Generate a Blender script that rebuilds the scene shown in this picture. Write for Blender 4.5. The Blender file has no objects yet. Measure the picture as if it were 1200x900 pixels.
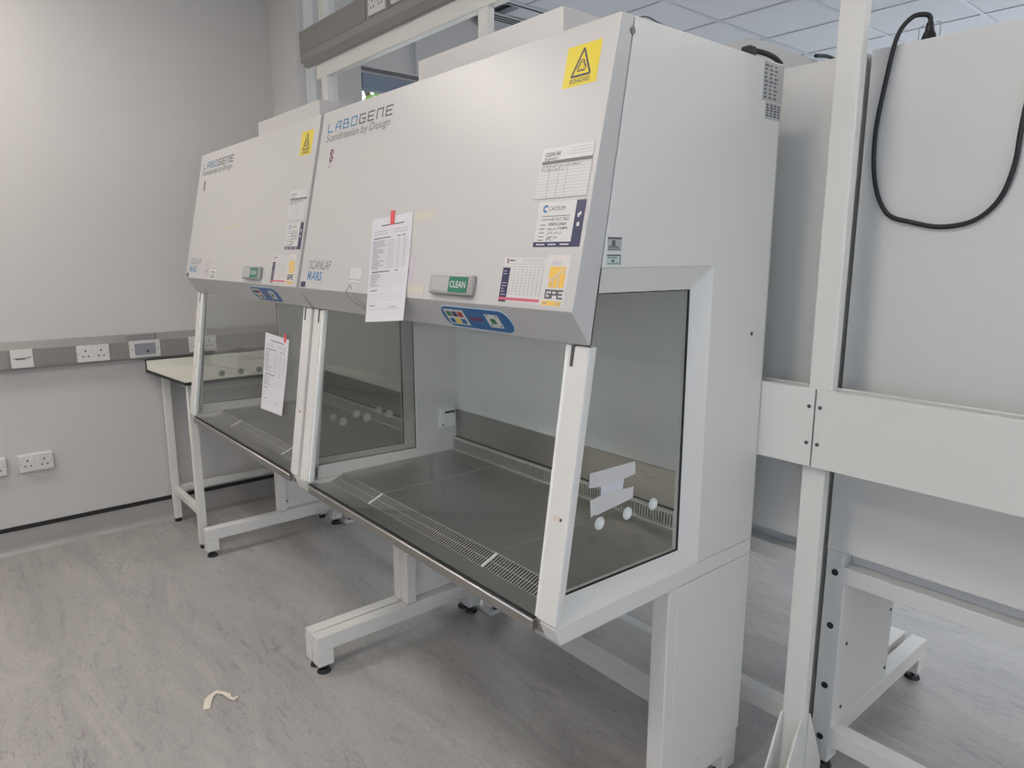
import bpy, bmesh, math, random
from mathutils import Vector, Matrix
random.seed(7)
C = bpy.context.scene.collection
PI = math.pi

# ------------------------------------------------------------ camera
cam_d = bpy.data.cameras.new('camera'); cam = bpy.data.objects.new('camera', cam_d); C.objects.link(cam)
yaw, pitch, roll, fpx = 0.8717, -0.1863, 0.0005, 811.86
cF = Vector((-math.sin(yaw)*math.cos(pitch), math.cos(yaw)*math.cos(pitch), math.sin(pitch)))
cR = Vector((math.cos(yaw), math.sin(yaw), 0)); cU = cR.cross(cF)
r2 = cR*math.cos(roll)+cU*math.sin(roll); u2 = cU*math.cos(roll)-cR*math.sin(roll)
cam.matrix_world = Matrix(((r2.x, u2.x, -cF.x, .9511), (r2.y, u2.y, -cF.y, -1.6593), (r2.z, u2.z, -cF.z, 1.503), (0, 0, 0, 1)))
cam_d.sensor_width = 36; cam_d.lens = fpx*36/1200; cam_d.clip_start = .02
bpy.context.scene.camera = cam

# ------------------------------------------------------------ world, light, exposure
W_ = bpy.data.worlds.new('sky'); bpy.context.scene.world = W_; W_.use_nodes = True
bg = W_.node_tree.nodes['Background']; bg.inputs[0].default_value = (.88, .93, 1, 1); bg.inputs[1].default_value = 1.3
vs = bpy.context.scene.view_settings
vs.view_transform = 'Standard'; vs.look = 'None'; vs.gamma = 1; vs.use_curve_mapping = False
vs.exposure = 0.80

def area(name, loc, rot, sx, sy, power, col):
    l = bpy.data.lights.new(name, 'AREA'); l.shape = 'RECTANGLE'; l.size = sx; l.size_y = sy; l.energy = power; l.color = col
    o = bpy.data.objects.new(name, l); C.objects.link(o); o.location = loc; o.rotation_euler = rot
    return o
# daylight entering through the windows of the far wall, the left wall beyond the pier and the right wall
FARY, RX, NY, LX, H = 5.2, 4.2, -4.6, -3.21, 3.07
area('far_window_daylight', (.4, FARY-.02, 1.75), (-PI/2, 0, 0), 5.6, 1.7, 24, (.76, .86, 1))
area('left_window_daylight', (LX+.03, 2.2, 1.8), (0, -PI/2, 0), 1.6, 3.0, 6, (.85, .92, 1))
area('right_window_daylight', (RX-.03, -.3, 1.75), (0, PI/2, 0), 1.7, 5.0, 10, (1, .96, .92))
area('near_window_fill', (2.7, NY+.03, 1.75), (PI/2, 0, 0), 2.4, 1.7, 14, (.44, .65, 1))  # unseen window's lamp, added to cast bluish light on the rear panels
LIGHTS = [(-2.1, -1.9), (.3, -1.9), (-2.1, -3.1), (.3, -3.1), (1.6, 1.6), (2.7, 3.5)]  # last two panels are unseen, added to brighten the back floor
LAMP_E = 13.0

# ------------------------------------------------------------ materials
def mat(name, col, rough=.5, metal=0, spec=.5, emit=None, es=0, bump=0, bscale=200, coat=0, var=0, vscale=3):
    m = bpy.data.materials.new(name); m.use_nodes = True; nt = m.node_tree; b = nt.nodes['Principled BSDF']
    b.inputs['Base Color'].default_value = (*col, 1); b.inputs['Roughness'].default_value = rough
    b.inputs['Metallic'].default_value = metal; b.inputs['Specular IOR Level'].default_value = spec
    b.inputs['Coat Weight'].default_value = coat
    if emit: b.inputs['Emission Color'].default_value = (*emit, 1); b.inputs['Emission Strength'].default_value = es
    tc = nt.nodes.new('ShaderNodeTexCoord')
    if bump:
        n = nt.nodes.new('ShaderNodeTexNoise'); n.inputs['Scale'].default_value = bscale
        bp = nt.nodes.new('ShaderNodeBump'); bp.inputs['Strength'].default_value = bump; bp.inputs['Distance'].default_value = .002
        nt.links.new(tc.outputs['Object'], n.inputs['Vector']); nt.links.new(n.outputs[0], bp.inputs['Height']); nt.links.new(bp.outputs[0], b.inputs['Normal'])
    if var:
        n2 = nt.nodes.new('ShaderNodeTexNoise'); n2.inputs['Scale'].default_value = vscale; n2.inputs['Detail'].default_value = 5
        mx = nt.nodes.new('ShaderNodeMix'); mx.data_type = 'RGBA'
        mx.inputs[6].default_value = (*[c*(1-var) for c in col], 1); mx.inputs[7].default_value = (*[min(1, c*(1+var)) for c in col], 1)
        nt.links.new(tc.outputs['Object'], n2.inputs['Vector']); nt.links.new(n2.outputs[0], mx.inputs[0]); nt.links.new(mx.outputs[2], b.inputs['Base Color'])
    return m

def floor_mat():
    m = bpy.data.materials.new('marbled_vinyl'); m.use_nodes = True; nt = m.node_tree; b = nt.nodes['Principled BSDF']; N = nt.nodes.new; L = nt.links.new
    tc = N('ShaderNodeTexCoord'); mp = N('ShaderNodeMapping'); mp.inputs['Scale'].default_value = (.75, 3.0, 3.0); mp.inputs['Rotation'].default_value = (0, 0, .12)
    L(tc.outputs['Object'], mp.inputs[0])
    n1 = N('ShaderNodeTexNoise'); n1.inputs['Scale'].default_value = 1.7; n1.inputs['Detail'].default_value = 9; n1.inputs['Roughness'].default_value = .68; n1.inputs['Distortion'].default_value = 1.1
    n2 = N('ShaderNodeTexNoise'); n2.inputs['Scale'].default_value = 9; n2.inputs['Detail'].default_value = 8; n2.inputs['Roughness'].default_value = .7; n2.inputs['Distortion'].default_value = 1.6
    n3 = N('ShaderNodeTexNoise'); n3.inputs['Scale'].default_value = 60; n3.inputs['Detail'].default_value = 4
    for n in (n1, n2, n3): L(mp.outputs[0], n.inputs['Vector'])
    r1 = N('ShaderNodeValToRGB'); r1.color_ramp.elements[0].position = .34; r1.color_ramp.elements[1].position = .68
    r1.color_ramp.elements[0].color = (.325, .312, .30, 1); r1.color_ramp.elements[1].color = (.435, .418, .402, 1)
    L(n1.outputs[0], r1.inputs[0])
    r2 = N('ShaderNodeValToRGB'); e = r2.color_ramp.elements
    e[0].position = .36; e[0].color = (.68, .68, .69, 1); e[1].position = .47; e[1].color = (1, 1, 1, 1)
    k = e.new(.60); k.color = (1, 1, 1, 1); k2 = e.new(.70); k2.color = (1.2, 1.2, 1.19, 1)
    L(n2.outputs[0], r2.inputs[0])
    mx = N('ShaderNodeMix'); mx.data_type = 'RGBA'; mx.blend_type = 'MULTIPLY'
    n4 = N('ShaderNodeTexNoise'); n4.inputs['Scale'].default_value = 1.3; n4.inputs['Detail'].default_value = 3; L(mp.outputs[0], n4.inputs['Vector'])
    r4 = N('ShaderNodeMapRange'); r4.inputs[1].default_value = .42; r4.inputs[2].default_value = .66; r4.inputs[3].default_value = .35; r4.inputs[4].default_value = 1
    L(n4.outputs[0], r4.inputs[0]); L(r4.outputs[0], mx.inputs[0])
    L(r1.outputs[0], mx.inputs[6]); L(r2.outputs[0], mx.inputs[7])
    mx2 = N('ShaderNodeMix'); mx2.data_type = 'RGBA'; mx2.blend_type = 'OVERLAY'; mx2.inputs[0].default_value = .25
    L(mx.outputs[2], mx2.inputs[6]); L(n3.outputs[0], mx2.inputs[7])
    L(mx2.outputs[2], b.inputs['Base Color']); b.inputs['Roughness'].default_value = .42
    bp = N('ShaderNodeBump'); bp.inputs['Strength'].default_value = .12; bp.inputs['Distance'].default_value = .002
    L(n3.outputs[0], bp.inputs['Height']); L(bp.outputs[0], b.inputs['Normal'])
    return m

def glass_mat(name, tint, ior=1.45):
    m = bpy.data.materials.new(name); m.use_nodes = True; nt = m.node_tree; N = nt.nodes.new; L = nt.links.new
    nt.nodes.remove(nt.nodes['Principled BSDF']); out = nt.nodes['Material Output']
    t = N('ShaderNodeBsdfTransparent'); t.inputs[0].default_value = (*tint, 1); g = N('ShaderNodeBsdfGlossy'); g.inputs['Roughness'].default_value = .0
    f = N('ShaderNodeFresnel')
    gm = N('ShaderNodeNewGeometry'); mi = N('ShaderNodeMix'); mi.data_type = 'FLOAT'; mi.inputs[2].default_value = ior; mi.inputs[3].default_value = 1/ior
    L(gm.outputs['Backfacing'], mi.inputs[0]); L(mi.outputs[0], f.inputs[0])
    mx = N('ShaderNodeMixShader')
    L(f.outputs[0], mx.inputs[0]); L(t.outputs[0], mx.inputs[1]); L(g.outputs[0], mx.inputs[2]); L(mx.outputs[0], out.inputs[0])
    return m

def steel_mat(name, col, rough, sx):
    m = mat(name, col, rough, metal=1); nt = m.node_tree; b = nt.nodes['Principled BSDF']; N = nt.nodes.new; L = nt.links.new
    tc = N('ShaderNodeTexCoord'); mp = N('ShaderNodeMapping'); mp.inputs['Scale'].default_value = sx
    n = N('ShaderNodeTexNoise'); n.inputs['Scale'].default_value = 8; n.inputs['Detail'].default_value = 6
    mr = N('ShaderNodeMapRange'); mr.inputs[3].default_value = rough-.08; mr.inputs[4].default_value = rough+.1
    L(tc.outputs['Object'], mp.inputs[0]); L(mp.outputs[0], n.inputs['Vector']); L(n.outputs[0], mr.inputs[0]); L(mr.outputs[0], b.inputs['Roughness'])
    return m

M = dict(
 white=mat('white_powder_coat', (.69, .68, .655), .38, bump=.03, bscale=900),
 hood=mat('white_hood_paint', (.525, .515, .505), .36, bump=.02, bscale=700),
 gap_grey=mat('gap_blocker_grey', (.60, .60, .61), .4),  # grey of the strip added to close the slit under the cabinets
 inner=mat('chamber_paint', (.80, .815, .80), .4),
 cream=mat('cream_frame_paint', (.72, .71, .67), .35),
 steel=steel_mat('brushed_steel', (.42, .41, .39), .30, (1, 30, 30)),
 steeltop=steel_mat('worktop_steel', (.44, .435, .415), .38, (2, 12, 12)),
 steelbar=mat('grille_steel', (.70, .69, .66), .5, metal=.8),
 grillebar=mat('grille_bar_steel', (.52, .51, .49), .45, metal=.5),
 nosew=mat('polished_steel', (.75, .72, .68), .40, metal=.8),
 black=mat('black_rubber', (.012, .012, .013), .5),
 dark=mat('dark_cavity', (.015, .015, .015), .8),
 wall=mat('wall_paint', (.575, .555, .54), .7, bump=.12, bscale=120, var=.015, vscale=1.5),
 ceil=mat('ceiling_tile', (.56, .57, .59), .9, bump=.3, bscale=260),
 grid=mat('ceiling_grid', (.48, .49, .52), .5),
 floor=floor_mat(),
 cove=mat('coved_vinyl', (.36, .345, .33), .42, var=.16, vscale=7),
 trunk=mat('grey_trunking_plastic', (.27, .255, .245), .42),
 trunkc=mat('grey_trunking_cover', (.235, .222, .212), .4),
 plate=mat('socket_plastic', (.66, .64, .62), .3),
 laminate=mat('cream_laminate', (.70, .69, .62), .35),
 glass=glass_mat('sash_glass', (.975, .985, .978), 1.4),
 sideglass=glass_mat('side_glass', (.93, .945, .935), 1.4),
 clear=glass_mat('clear_plastic', (.86, .86, .90)),
 window=glass_mat('window_glass', (.95, .96, .96)),
 paper=mat('paper', (.66, .65, .69), .7),
 stick=mat('sticker_white', (.62, .61, .60), .4),
 ink=mat('ink', (.10, .10, .11), .6),
 dgrey=mat('grey_ink', (.17, .17, .18), .6),
 grey=mat('pale_ink', (.38, .37, .38), .6),
 yellow=mat('sticker_yellow', (.72, .57, .04), .4),
 orange=mat('sticker_orange', (.80, .50, .09), .4),
 peach=mat('faded_orange', (.83, .60, .44), .4),
 navy=mat('sticker_navy', (.022, .024, .085), .35),
 blue=mat('panel_blue', (.012, .12, .32), .35),
 mblue=mat('print_blue', (.02, .20, .42), .4),
 ltblue=mat('pale_blue_edge', (.58, .70, .80), .4),
 red=mat('tape_red', (.65, .06, .07), .4),
 rred=mat('button_red', (.42, .03, .03), .4),
 pink=mat('stripe_pink', (.58, .13, .19), .4),
 green=mat('sign_green', (.01, .17, .10), .3),
 bgreen=mat('button_green', (.02, .17, .04), .4),
 alu=mat('satin_aluminium', (.36, .36, .35), .4, metal=.3),
 tape=mat('masking_tape', (.575, .55, .47), .6),
 lilac=mat('lilac_paper', (.56, .50, .55), .6),
 maroon=mat('badge_maroon', (.16, .03, .09), .5),
 label=mat('grey_rating_label', (.42, .42, .41), .45),
 mint=mat('mint_label', (.50, .60, .56), .45),
 plug=mat('clear_plug_rubber', (.62, .66, .63), .4),
 screw=mat('screw_metal', (.12, .12, .13), .4, metal=.6),
 lamp=mat('lamp_diffuser', (.9, .9, .9), .5, emit=(1, .925, .85), es=LAMP_E),
 smudge=mat('beige_mark', (.70, .58, .52), .6),
 leaf=mat('leaf_green', (.22, .42, .08), .6), bark=mat('bark', (.09, .06, .04), .9),
 blind=mat('blind_cassette', (.22, .26, .34), .6),
 ground=mat('outside_ground', (.45, .45, .42), .9),
 scrap=mat('torn_tape', (.74, .68, .57), .6),
)

# ------------------------------------------------------------ mesh helpers
class MB:
    def __init__(s): s.v = []; s.f = []
    def add(s, vs, fs):
        o = len(s.v); s.v += [tuple(v) for v in vs]; s.f += [tuple(i+o for i in f) for f in fs]; return s
    def box(s, x0, x1, y0, y1, z0, z1):
        return s.add([(x0,y0,z0),(x1,y0,z0),(x1,y1,z0),(x0,y1,z0),(x0,y0,z1),(x1,y0,z1),(x1,y1,z1),(x0,y1,z1)],
                     [(0,3,2,1),(4,5,6,7),(0,1,5,4),(1,2,6,5),(2,3,7,6),(3,0,4,7)])
    def prism_x(s, x0, x1, yz):            # polygon in y,z extruded along x
        n = len(yz); vs = [(x0, y, z) for y, z in yz]+[(x1, y, z) for y, z in yz]
        return s.add(vs, [tuple(range(n)), tuple(range(2*n-1, n-1, -1))]+[(i, i+n, (i+1) % n+n, (i+1) % n) for i in range(n)])
    def prism_y(s, y0, y1, xz):
        n = len(xz); vs = [(x, y0, z) for x, z in xz]+[(x, y1, z) for x, z in xz]
        return s.add(vs, [tuple(range(n)), tuple(range(2*n-1, n-1, -1))]+[(i, i+n, (i+1) % n+n, (i+1) % n) for i in range(n)])
    def cyl(s, c, axis, r, h, n=16, r2=None):
        c = Vector(c); a = Vector(axis).normalized(); t = a.orthogonal().normalized(); b = a.cross(t); r2 = r if r2 is None else r2
        vs = [c+(t*math.cos(2*PI*i/n)+b*math.sin(2*PI*i/n))*r for i in range(n)]+[c+a*h+(t*math.cos(2*PI*i/n)+b*math.sin(2*PI*i/n))*r2 for i in range(n)]
        return s.add(vs, [tuple(range(n-1, -1, -1)), tuple(range(n, 2*n))]+[(i, (i+1) % n, (i+1) % n+n, i+n) for i in range(n)])
    def tube(s, pts, r, n=8):
        pts = [Vector(p) for p in pts]; rings = []; up = Vector((.3, 1, .2)).normalized()
        for i, p in enumerate(pts):
            d = (pts[min(i+1, len(pts)-1)]-pts[max(i-1, 0)]).normalized(); t = (up-d*up.dot(d)).normalized(); b = d.cross(t); up = t
            rings.append([p+(t*math.cos(2*PI*k/n)+b*math.sin(2*PI*k/n))*r for k in range(n)])
        vs = [v for q in rings for v in q]; fs = []
        for i in range(len(pts)-1):
            for k in range(n): fs.append((i*n+k, i*n+(k+1) % n, (i+1)*n+(k+1) % n, (i+1)*n+k))
        fs += [tuple(range(n-1, -1, -1)), tuple(range((len(pts)-1)*n, len(pts)*n))]
        return s.add(vs, fs)
    # geometry laid on a frame (origin, right, up, out)
    def fbox(s, F, u0, u1, v0, v1, n0, n1):
        P = [F(u, v, n) for n in (n0, n1) for u, v in ((u0,v0),(u1,v0),(u1,v1),(u0,v1))]
        return s.add(P, [(0,3,2,1),(4,5,6,7),(0,1,5,4),(1,2,6,5),(2,3,7,6),(3,0,4,7)])
    def fpoly(s, F, uv, n0, n1):
        n = len(uv); P = [F(u, v, n0) for u, v in uv]+[F(u, v, n1) for u, v in uv]
        return s.add(P, [tuple(range(n-1, -1, -1)), tuple(range(n, 2*n))]+[(i, (i+1) % n, (i+1) % n+n, i+n) for i in range(n)])
    def fline(s, F, a, b, w, n0, n1):
        a = Vector(a); b = Vector(b); d = (b-a).normalized(); p = Vector((-d.y, d.x))*w/2
        return s.fpoly(F, [tuple(a-p), tuple(b-p), tuple(b+p), tuple(a+p)], n0, n1)
    def farc(s, F, c, r, a0, a1, w, n0, n1, k=10):
        P = [(c[0]+r*math.cos(a0+(a1-a0)*i/k), c[1]+r*math.sin(a0+(a1-a0)*i/k)) for i in range(k+1)]
        for p, q in zip(P, P[1:]): s.fline(F, p, q, w, n0, n1)
        return s
    def build(s, name, m, parent=None, org=(0, 0, 0), bevel=0, smooth=False):
        me = bpy.data.meshes.new(name); ox, oy, oz = org
        me.from_pydata([(x-ox, y-oy, z-oz) for x, y, z in s.v], [], s.f); me.materials.append(m)
        bm = bmesh.new(); bm.from_mesh(me); bmesh.ops.recalc_face_normals(bm, faces=bm.faces); bm.to_mesh(me); bm.free()
        if smooth:
            for p in me.polygons: p.use_smooth = True
        o = bpy.data.objects.new(name, me); C.objects.link(o)
        if parent: o.parent = parent
        if bevel:
            b = o.modifiers.new('bevel', 'BEVEL'); b.width = bevel; b.segments = 2; b.limit_method = 'ANGLE'; b.angle_limit = .6
        return o

def frame(O, U, V, Nn):
    O, U, V, Nn = Vector(O), Vector(U).normalized(), Vector(V).normalized(), Vector(Nn).normalized()
    return lambda u, v, n=0: O+U*u+V*v+Nn*n

def screws(L, parent, org=(0, 0, 0), name='screw', m='screw'):
    for c, a, r, h in L: MB().cyl(c, a, r, h, 12).build(name, M[m], parent, org)

_tc = {}
def text(mb, F, s, u, v, h, n=.0006, width=None, slant=0, bold=0, align='LEFT'):
    key = (s, bold)
    if key not in _tc:
        cu = bpy.data.curves.new('t', 'FONT'); cu.body = s; cu.size = 1; cu.resolution_u = 2; cu.offset = bold
        ob = bpy.data.objects.new('t', cu); C.objects.link(ob)
        dg = bpy.context.evaluated_depsgraph_get(); me = bpy.data.meshes.new_from_object(ob.evaluated_get(dg))
        _tc[key] = ([tuple(q.co) for q in me.vertices], [tuple(p.vertices) for p in me.polygons])
        bpy.data.objects.remove(ob); bpy.data.curves.remove(cu); bpy.data.meshes.remove(me)
    vs, fs = _tc[key]
    if not vs: return mb
    x0 = min(p[0] for p in vs); x1 = max(p[0] for p in vs); k = h/.7; kx = k if width is None else width/(x1-x0)
    mb.add([F(u+(p[0]-x0)*kx+slant*p[1]*k, v+p[1]*k, n) for p in vs], fs)
    return mb

def thing(name, label, cat, loc, rz=0, group=None):
    o = bpy.data.objects.new(name, None); C.objects.link(o); o.empty_display_size = .1
    o.location = loc; o.rotation_euler = (0, 0, rz); tag(o, label, cat, group); return o
def tag(o, label=None, cat=None, group=None, kind=None):
    if label: o['label'] = label
    if cat: o['category'] = cat
    if group: o['group'] = group
    if kind: o['kind'] = kind
    return o
def struct(o): o['kind'] = 'structure'; return o

# ============================================================ ROOM
PX1, PY0, PY1 = -2.85, .02, .36          # the pier on the left wall
flo = struct(MB().box(LX-.2, RX+.2, NY-.2, FARY+.2, -.12, 0).build('floor', M['floor']))
# left wall with two windows beyond the pier
WZ0, WZ1 = .95, 2.66; WY = [(.60, 2.10), (2.35, 3.85)]
w = MB(); x0, x1 = LX-.2, LX
w.box(x0, x1, NY-.2, WY[0][0], 0, H+.2).box(x0, x1, WY[0][1], WY[1][0], 0, H+.2).box(x0, x1, WY[1][1], FARY+.2, 0, H+.2)
for a, b in WY: w.box(x0, x1, a, b, 0, WZ0).box(x0, x1, a, b, WZ1, H+.2)
wl = struct(w.build('wall_left', M['wall']))
# far wall with one long window
w = MB(); w.box(LX, -2.4, FARY, FARY+.2, 0, H+.2).box(3.2, RX, FARY, FARY+.2, 0, H+.2).box(-2.4, 3.2, FARY, FARY+.2, 0, .9).box(-2.4, 3.2, FARY, FARY+.2, 2.6, H+.2)
struct(w.build('wall_far', M['wall']))
w = MB(); w.box(RX, RX+.2, NY-.2, -2.8, 0, H+.2).box(RX, RX+.2, 2.2, FARY+.2, 0, H+.2).box(RX, RX+.2, -2.8, 2.2, 0, .9).box(RX, RX+.2, -2.8, 2.2, 2.6, H+.2)
struct(w.build('wall_right', M['wall']))
w = MB(); w.box(LX, 1.5, NY-.2, NY, 0, H+.2).box(3.9, RX, NY-.2, NY, 0, H+.2).box(1.5, 3.9, NY-.2, NY, 0, .9).box(1.5, 3.9, NY-.2, NY, 2.6, H+.2); struct(w.build('wall_near', M['wall']))
# pier
pr = struct(MB().box(LX-.01, PX1, PY0, PY1, 0, H).build('wall_pier', M['wall'], bevel=.003))
MB().box(PX1, PX1+.012, PY0+.045, PY0+.10, 0, H).build('conduit', M['white'], pr, bevel=.002)
MB().box(PX1, PX1+.02, PY0+.18, PY0+.225, 0, H).build('conduit', M['white'], pr, bevel=.002)
# windows
def window_unit(idx, axis, at, a0, a1, z0, z1, n):
    F = MB(); t = .05; d0, d1 = at-.04, at+.04
    def bx(mb, p0, p1, q0, q1, e0=d0, e1=d1):
        return mb.box(e0, e1, p0, p1, q0, q1) if axis == 'x' else mb.box(p0, p1, e0, e1, q0, q1)
    bx(F, a0, a0+t, z0, z1); bx(F, a1-t, a1, z0, z1); bx(F, a0+t, a1-t, z0, z0+t); bx(F, a0+t, a1-t, z1-t, z1)
    for i in range(1, n):
        c = a0+(a1-a0)*i/n; bx(F, c-t/2, c+t/2, z0+t, z1-t)
    o = struct(F.build('window_%d' % idx, M['white']))
    for i in range(n):
        c0, c1 = a0+(a1-a0)*i/n, a0+(a1-a0)*(i+1)/n
        bx(MB(), c0+t/2, c1-t/2, z0+t, z1-t, at-.004, at+.004).build('pane', M['window'], o)
    return o
for i, (a, b) in enumerate(WY):
    o = window_unit(i+1, 'x', LX-.13, a, b, WZ0, WZ1, 2)
    MB().box(LX-.17, LX+.06, a+.01, b-.01, WZ0-.03, WZ0+.0).build('window_sill', M['white'], o, bevel=.004)
    bl = MB().box(LX-.085, LX-.01, a+.01, b-.01, WZ1-.13, WZ1-.035).build('blind_cassette', M['blind'], o, bevel=.006)
window_unit(3, 'y', FARY+.1, -2.4, 3.2, .9, 2.6, 4); window_unit(4, 'x', RX+.1, -2.8, 2.2, .9, 2.6, 4); window_unit(5, 'y', NY-.1, 1.5, 3.9, .9, 2.6, 2)
# skirting: coved vinyl carried up the wall, with a black cap strip
def skirt(name, pts):                     # pts: plan polyline, interior on the left side of travel
    rootv = None
    for k, (sec, m, nm) in enumerate(([[(0, .0), (.022, .0), (.014, .006), (.006, .016), (.003, .03), (.003, .118), (0, .118)], M['cove'], name],
                                      [[(0, .118), (.006, .118), (.006, .140), (0, .140)], M['black'], 'cap_strip'])):
        mb = MB()
        for (ax, ay), (bx, by) in zip(pts, pts[1:]):
            d = Vector((bx-ax, by-ay)).normalized(); nn = Vector((-d.y, d.x)); n = len(sec)
            vs = [(p[0]+nn.x*s_, p[1]+nn.y*s_, z) for p in ((ax, ay), (bx, by)) for s_, z in sec]
            mb.add(vs, [tuple(range(n)), tuple(range(2*n-1, n-1, -1))]+[(i, i+n, (i+1) % n+n, (i+1) % n) for i in range(n)])
        o = mb.build(nm, m, rootv)
        if not rootv: rootv = struct(o)
    return rootv
skirt('baseboard_left', [(LX, FARY), (LX, PY1), (PX1, PY1), (PX1, PY0), (LX, PY0), (LX, NY)])
skirt('baseboard_near', [(LX, NY), (RX, NY)]); skirt('baseboard_right', [(RX, NY), (RX, FARY)]); skirt('baseboard_far', [(RX, FARY), (LX, FARY)])
# suspended ceiling: deck, T-bar grid, tiles, light panels, linear diffusers
ceil = struct(MB().box(LX-.2, RX+.2, NY-.2, FARY+.2, H+.06, H+.2).build('ceiling', M['ceil']))
T = .61; gx0, gy0 = -2.07-T*2, 2.744-T*13
nx, ny = 13, 17
g = MB()
for i in range(nx+1):
    x = gx0+i*T
    if LX < x < RX: g.box(x-.012, x+.012, NY, FARY, H-.002, H+.03)
for j in range(ny+1):
    y = gy0+j*T
    if NY < y < FARY: g.box(LX, RX, y-.012, y+.012, H-.0025, H+.03)
g.build('ceiling_grid', M['grid'], ceil)
lamps = set()
for lx, ly in LIGHTS: lamps.add((int((lx-gx0)//T), int((ly-gy0)//T)))
tile_me = None
for i in range(-1, nx):
    for j in range(-1, ny):
        xa, xb, ya, yb = gx0+i*T+.010, gx0+(i+1)*T-.010, gy0+j*T+.010, gy0+(j+1)*T-.010
        if xb < LX+.03 or xa > RX-.03 or yb < NY+.03 or ya > FARY-.03: continue
        if (i, j) in lamps or (i, j) == (0, 10): continue
        full = xa > LX and xb < RX and ya > NY and yb < FARY
        if full:
            if tile_me is None:
                o = MB().box(0, T-.02, 0, T-.02, 0, .015).build('ceiling_tile', M['ceil']); tile_me = o.data
                C.objects.unlink(o)
            o = bpy.data.objects.new('ceiling_tile', tile_me); C.objects.link(o); o.parent = ceil; o.location = (xa, ya, H+.004)
        else:
            MB().box(max(xa, LX), min(xb, RX), max(ya, NY), min(yb, FARY), H+.004, H+.019).build('ceiling_tile', M['ceil'], ceil)
nm = ['above the left cabinet front', 'in the middle of the front bay', 'at the near left corner', 'in the middle by the near wall', 'added out of view to brighten the floor behind the right rear cabinet', 'added out of view at the far right to brighten the back']
for k, (lx, ly) in enumerate(LIGHTS):
    i, j = int((lx-gx0)//T), int((ly-gy0)//T); cx, cy = gx0+(i+.5)*T, gy0+(j+.5)*T
    t = thing('ceiling_light', 'square white recessed ceiling light panel '+nm[k], 'light', (cx, cy, H), group='recessed ceiling light panels')
    h = T/2-.012; fr = MB().box(-h, h, -h, -h+.02, -.004, .02).box(-h, h, h-.02, h, -.004, .02).box(-h, -h+.02, -h+.02, h-.02, -.004, .02).box(h-.02, h, -h+.02, h-.02, -.004, .02)
    fr.build('frame', M['white'], t); MB().box(-h+.02, h-.02, -h+.02, h-.02, .002, .01).build('diffuser', M['lamp'], t)
# slot diffusers in the ceiling past the cabinets
for (sx, sy, lab, n) in ((-3.02, 1.20, 'dark slotted ceiling air diffuser of three slots seen under the high rail', 3), (-2.72, 1.20, 'thin single dark air slot in the ceiling right of the frame post', 1)):
    t = thing('air_diffuser', lab, 'vent', (sx, sy, H-.004))
    MB().box(-.01, n*.035+.01, 0, 1.15, -.004, .002).build('frame', M['grid'], t)
    for q in range(n): MB().box(q*.035+.006, q*.035+.022, .02, 1.13, -.006, -.003).build('slot', M['dark'], t)
# conduit on the left wall, beyond the pier
tag(MB().cyl((LX+.02, .99, WZ1+.01), (0, 0, 1), .008, .38, 8).build('conduit_pipe', M['grid']), 'thin grey vertical conduit above the far left window', 'pipe')

# ------------------------------------------------------------ outdoors
tag(MB().box(-14, LX-.25, -6, 9, -.3, -.2).build('outside_ground', M['ground']), kind='structure')
t = thing('tree', 'leafy green tree outside the window beyond the pier', 'tree', (-7.6, 3.6, -.2))
mb = MB(); mb.cyl((0, 0, 0), (0, 0, 1), .14, 2.6, 10, .08)
for a in range(5): mb.tube([(0, 0, 1.6+a*.25), (.6*math.cos(a*1.3), .6*math.sin(a*1.3), 2.5+a*.2), (1.1*math.cos(a*1.3), 1.1*math.sin(a*1.3), 3.2+a*.2)], .035, 6)
mb.build('trunk', M['bark'], t)
mb = MB()
for q in range(1900):
    a, b, r = random.uniform(0, 2*PI), random.uniform(-1, 1), 2.3*random.random()**.5
    c = Vector((math.cos(a)*math.sqrt(1-b*b)*r, math.sin(a)*math.sqrt(1-b*b)*r, 3.1+b*r*.85)); u = Vector((random.gauss(0, 1), random.gauss(0, 1), random.gauss(0, 1))).normalized(); v = u.orthogonal().normalized()
    s_ = random.uniform(.05, .09); mb.add([c-u*s_, c+v*s_*.5, c+u*s_, c-v*s_*.5], [(0, 1, 2, 3)])
tag(mb.build('foliage', M['leaf'], t), kind='stuff')

# ============================================================ wall sockets
def double_socket(F, w=.146, h=.086, parent=None, name='socket_plate', m='plate'):
    p = MB().fbox(F, 0, w, 0, h, 0, .010).build(name, M[m], parent, bevel=.003)
    holes = MB()
    for cx in (.038, w-.038):
        holes.fbox(F, cx-.003, cx+.003, .052, .062, .009, .0106)
        for s_ in (-1, 1): holes.fbox(F, cx+s_*.012-.004, cx+s_*.012+.004, .026, .032, .009, .0106)
    holes.fbox(F, .006, .011, .043, .046, .009, .0106).fbox(F, w-.011, w-.006, .043, .046, .009, .0106)
    r = MB().fbox(F, w/2-.022, w/2-.006, .052, .074, .009, .0145).fbox(F, w/2+.006, w/2+.022, .052, .074, .009, .0145)
    return p, holes, r
def socket_part(F, parent, **k):
    p, hh, r = double_socket(F, parent=parent, **k); tag(hh.build('pin_holes', M['dark'], p), kind='stuff'); r.build('switch', M['plate'], p, bevel=.002); return p
def wallF(y, z, n=0): return frame((LX+n, y, z), (0, 1, 0), (0, 0, 1), (1, 0, 0))
TF = LX+.045                               # trunking face
tr = thing('dado_trunking', 'grey plastic dado trunking running along the left wall at bench height', 'trunking', (LX, 0, .93))
org = (LX, 0, .93); ZB, ZT = .940, 1.076
MB().prism_y(NY+.01, PY0-.005, [(LX, ZB), (TF-.006, ZB), (TF, ZB+.010), (TF, ZT-.036), (TF-.026, ZT), (LX, ZT)]).build('body', M['trunk'], tr, org)
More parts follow.
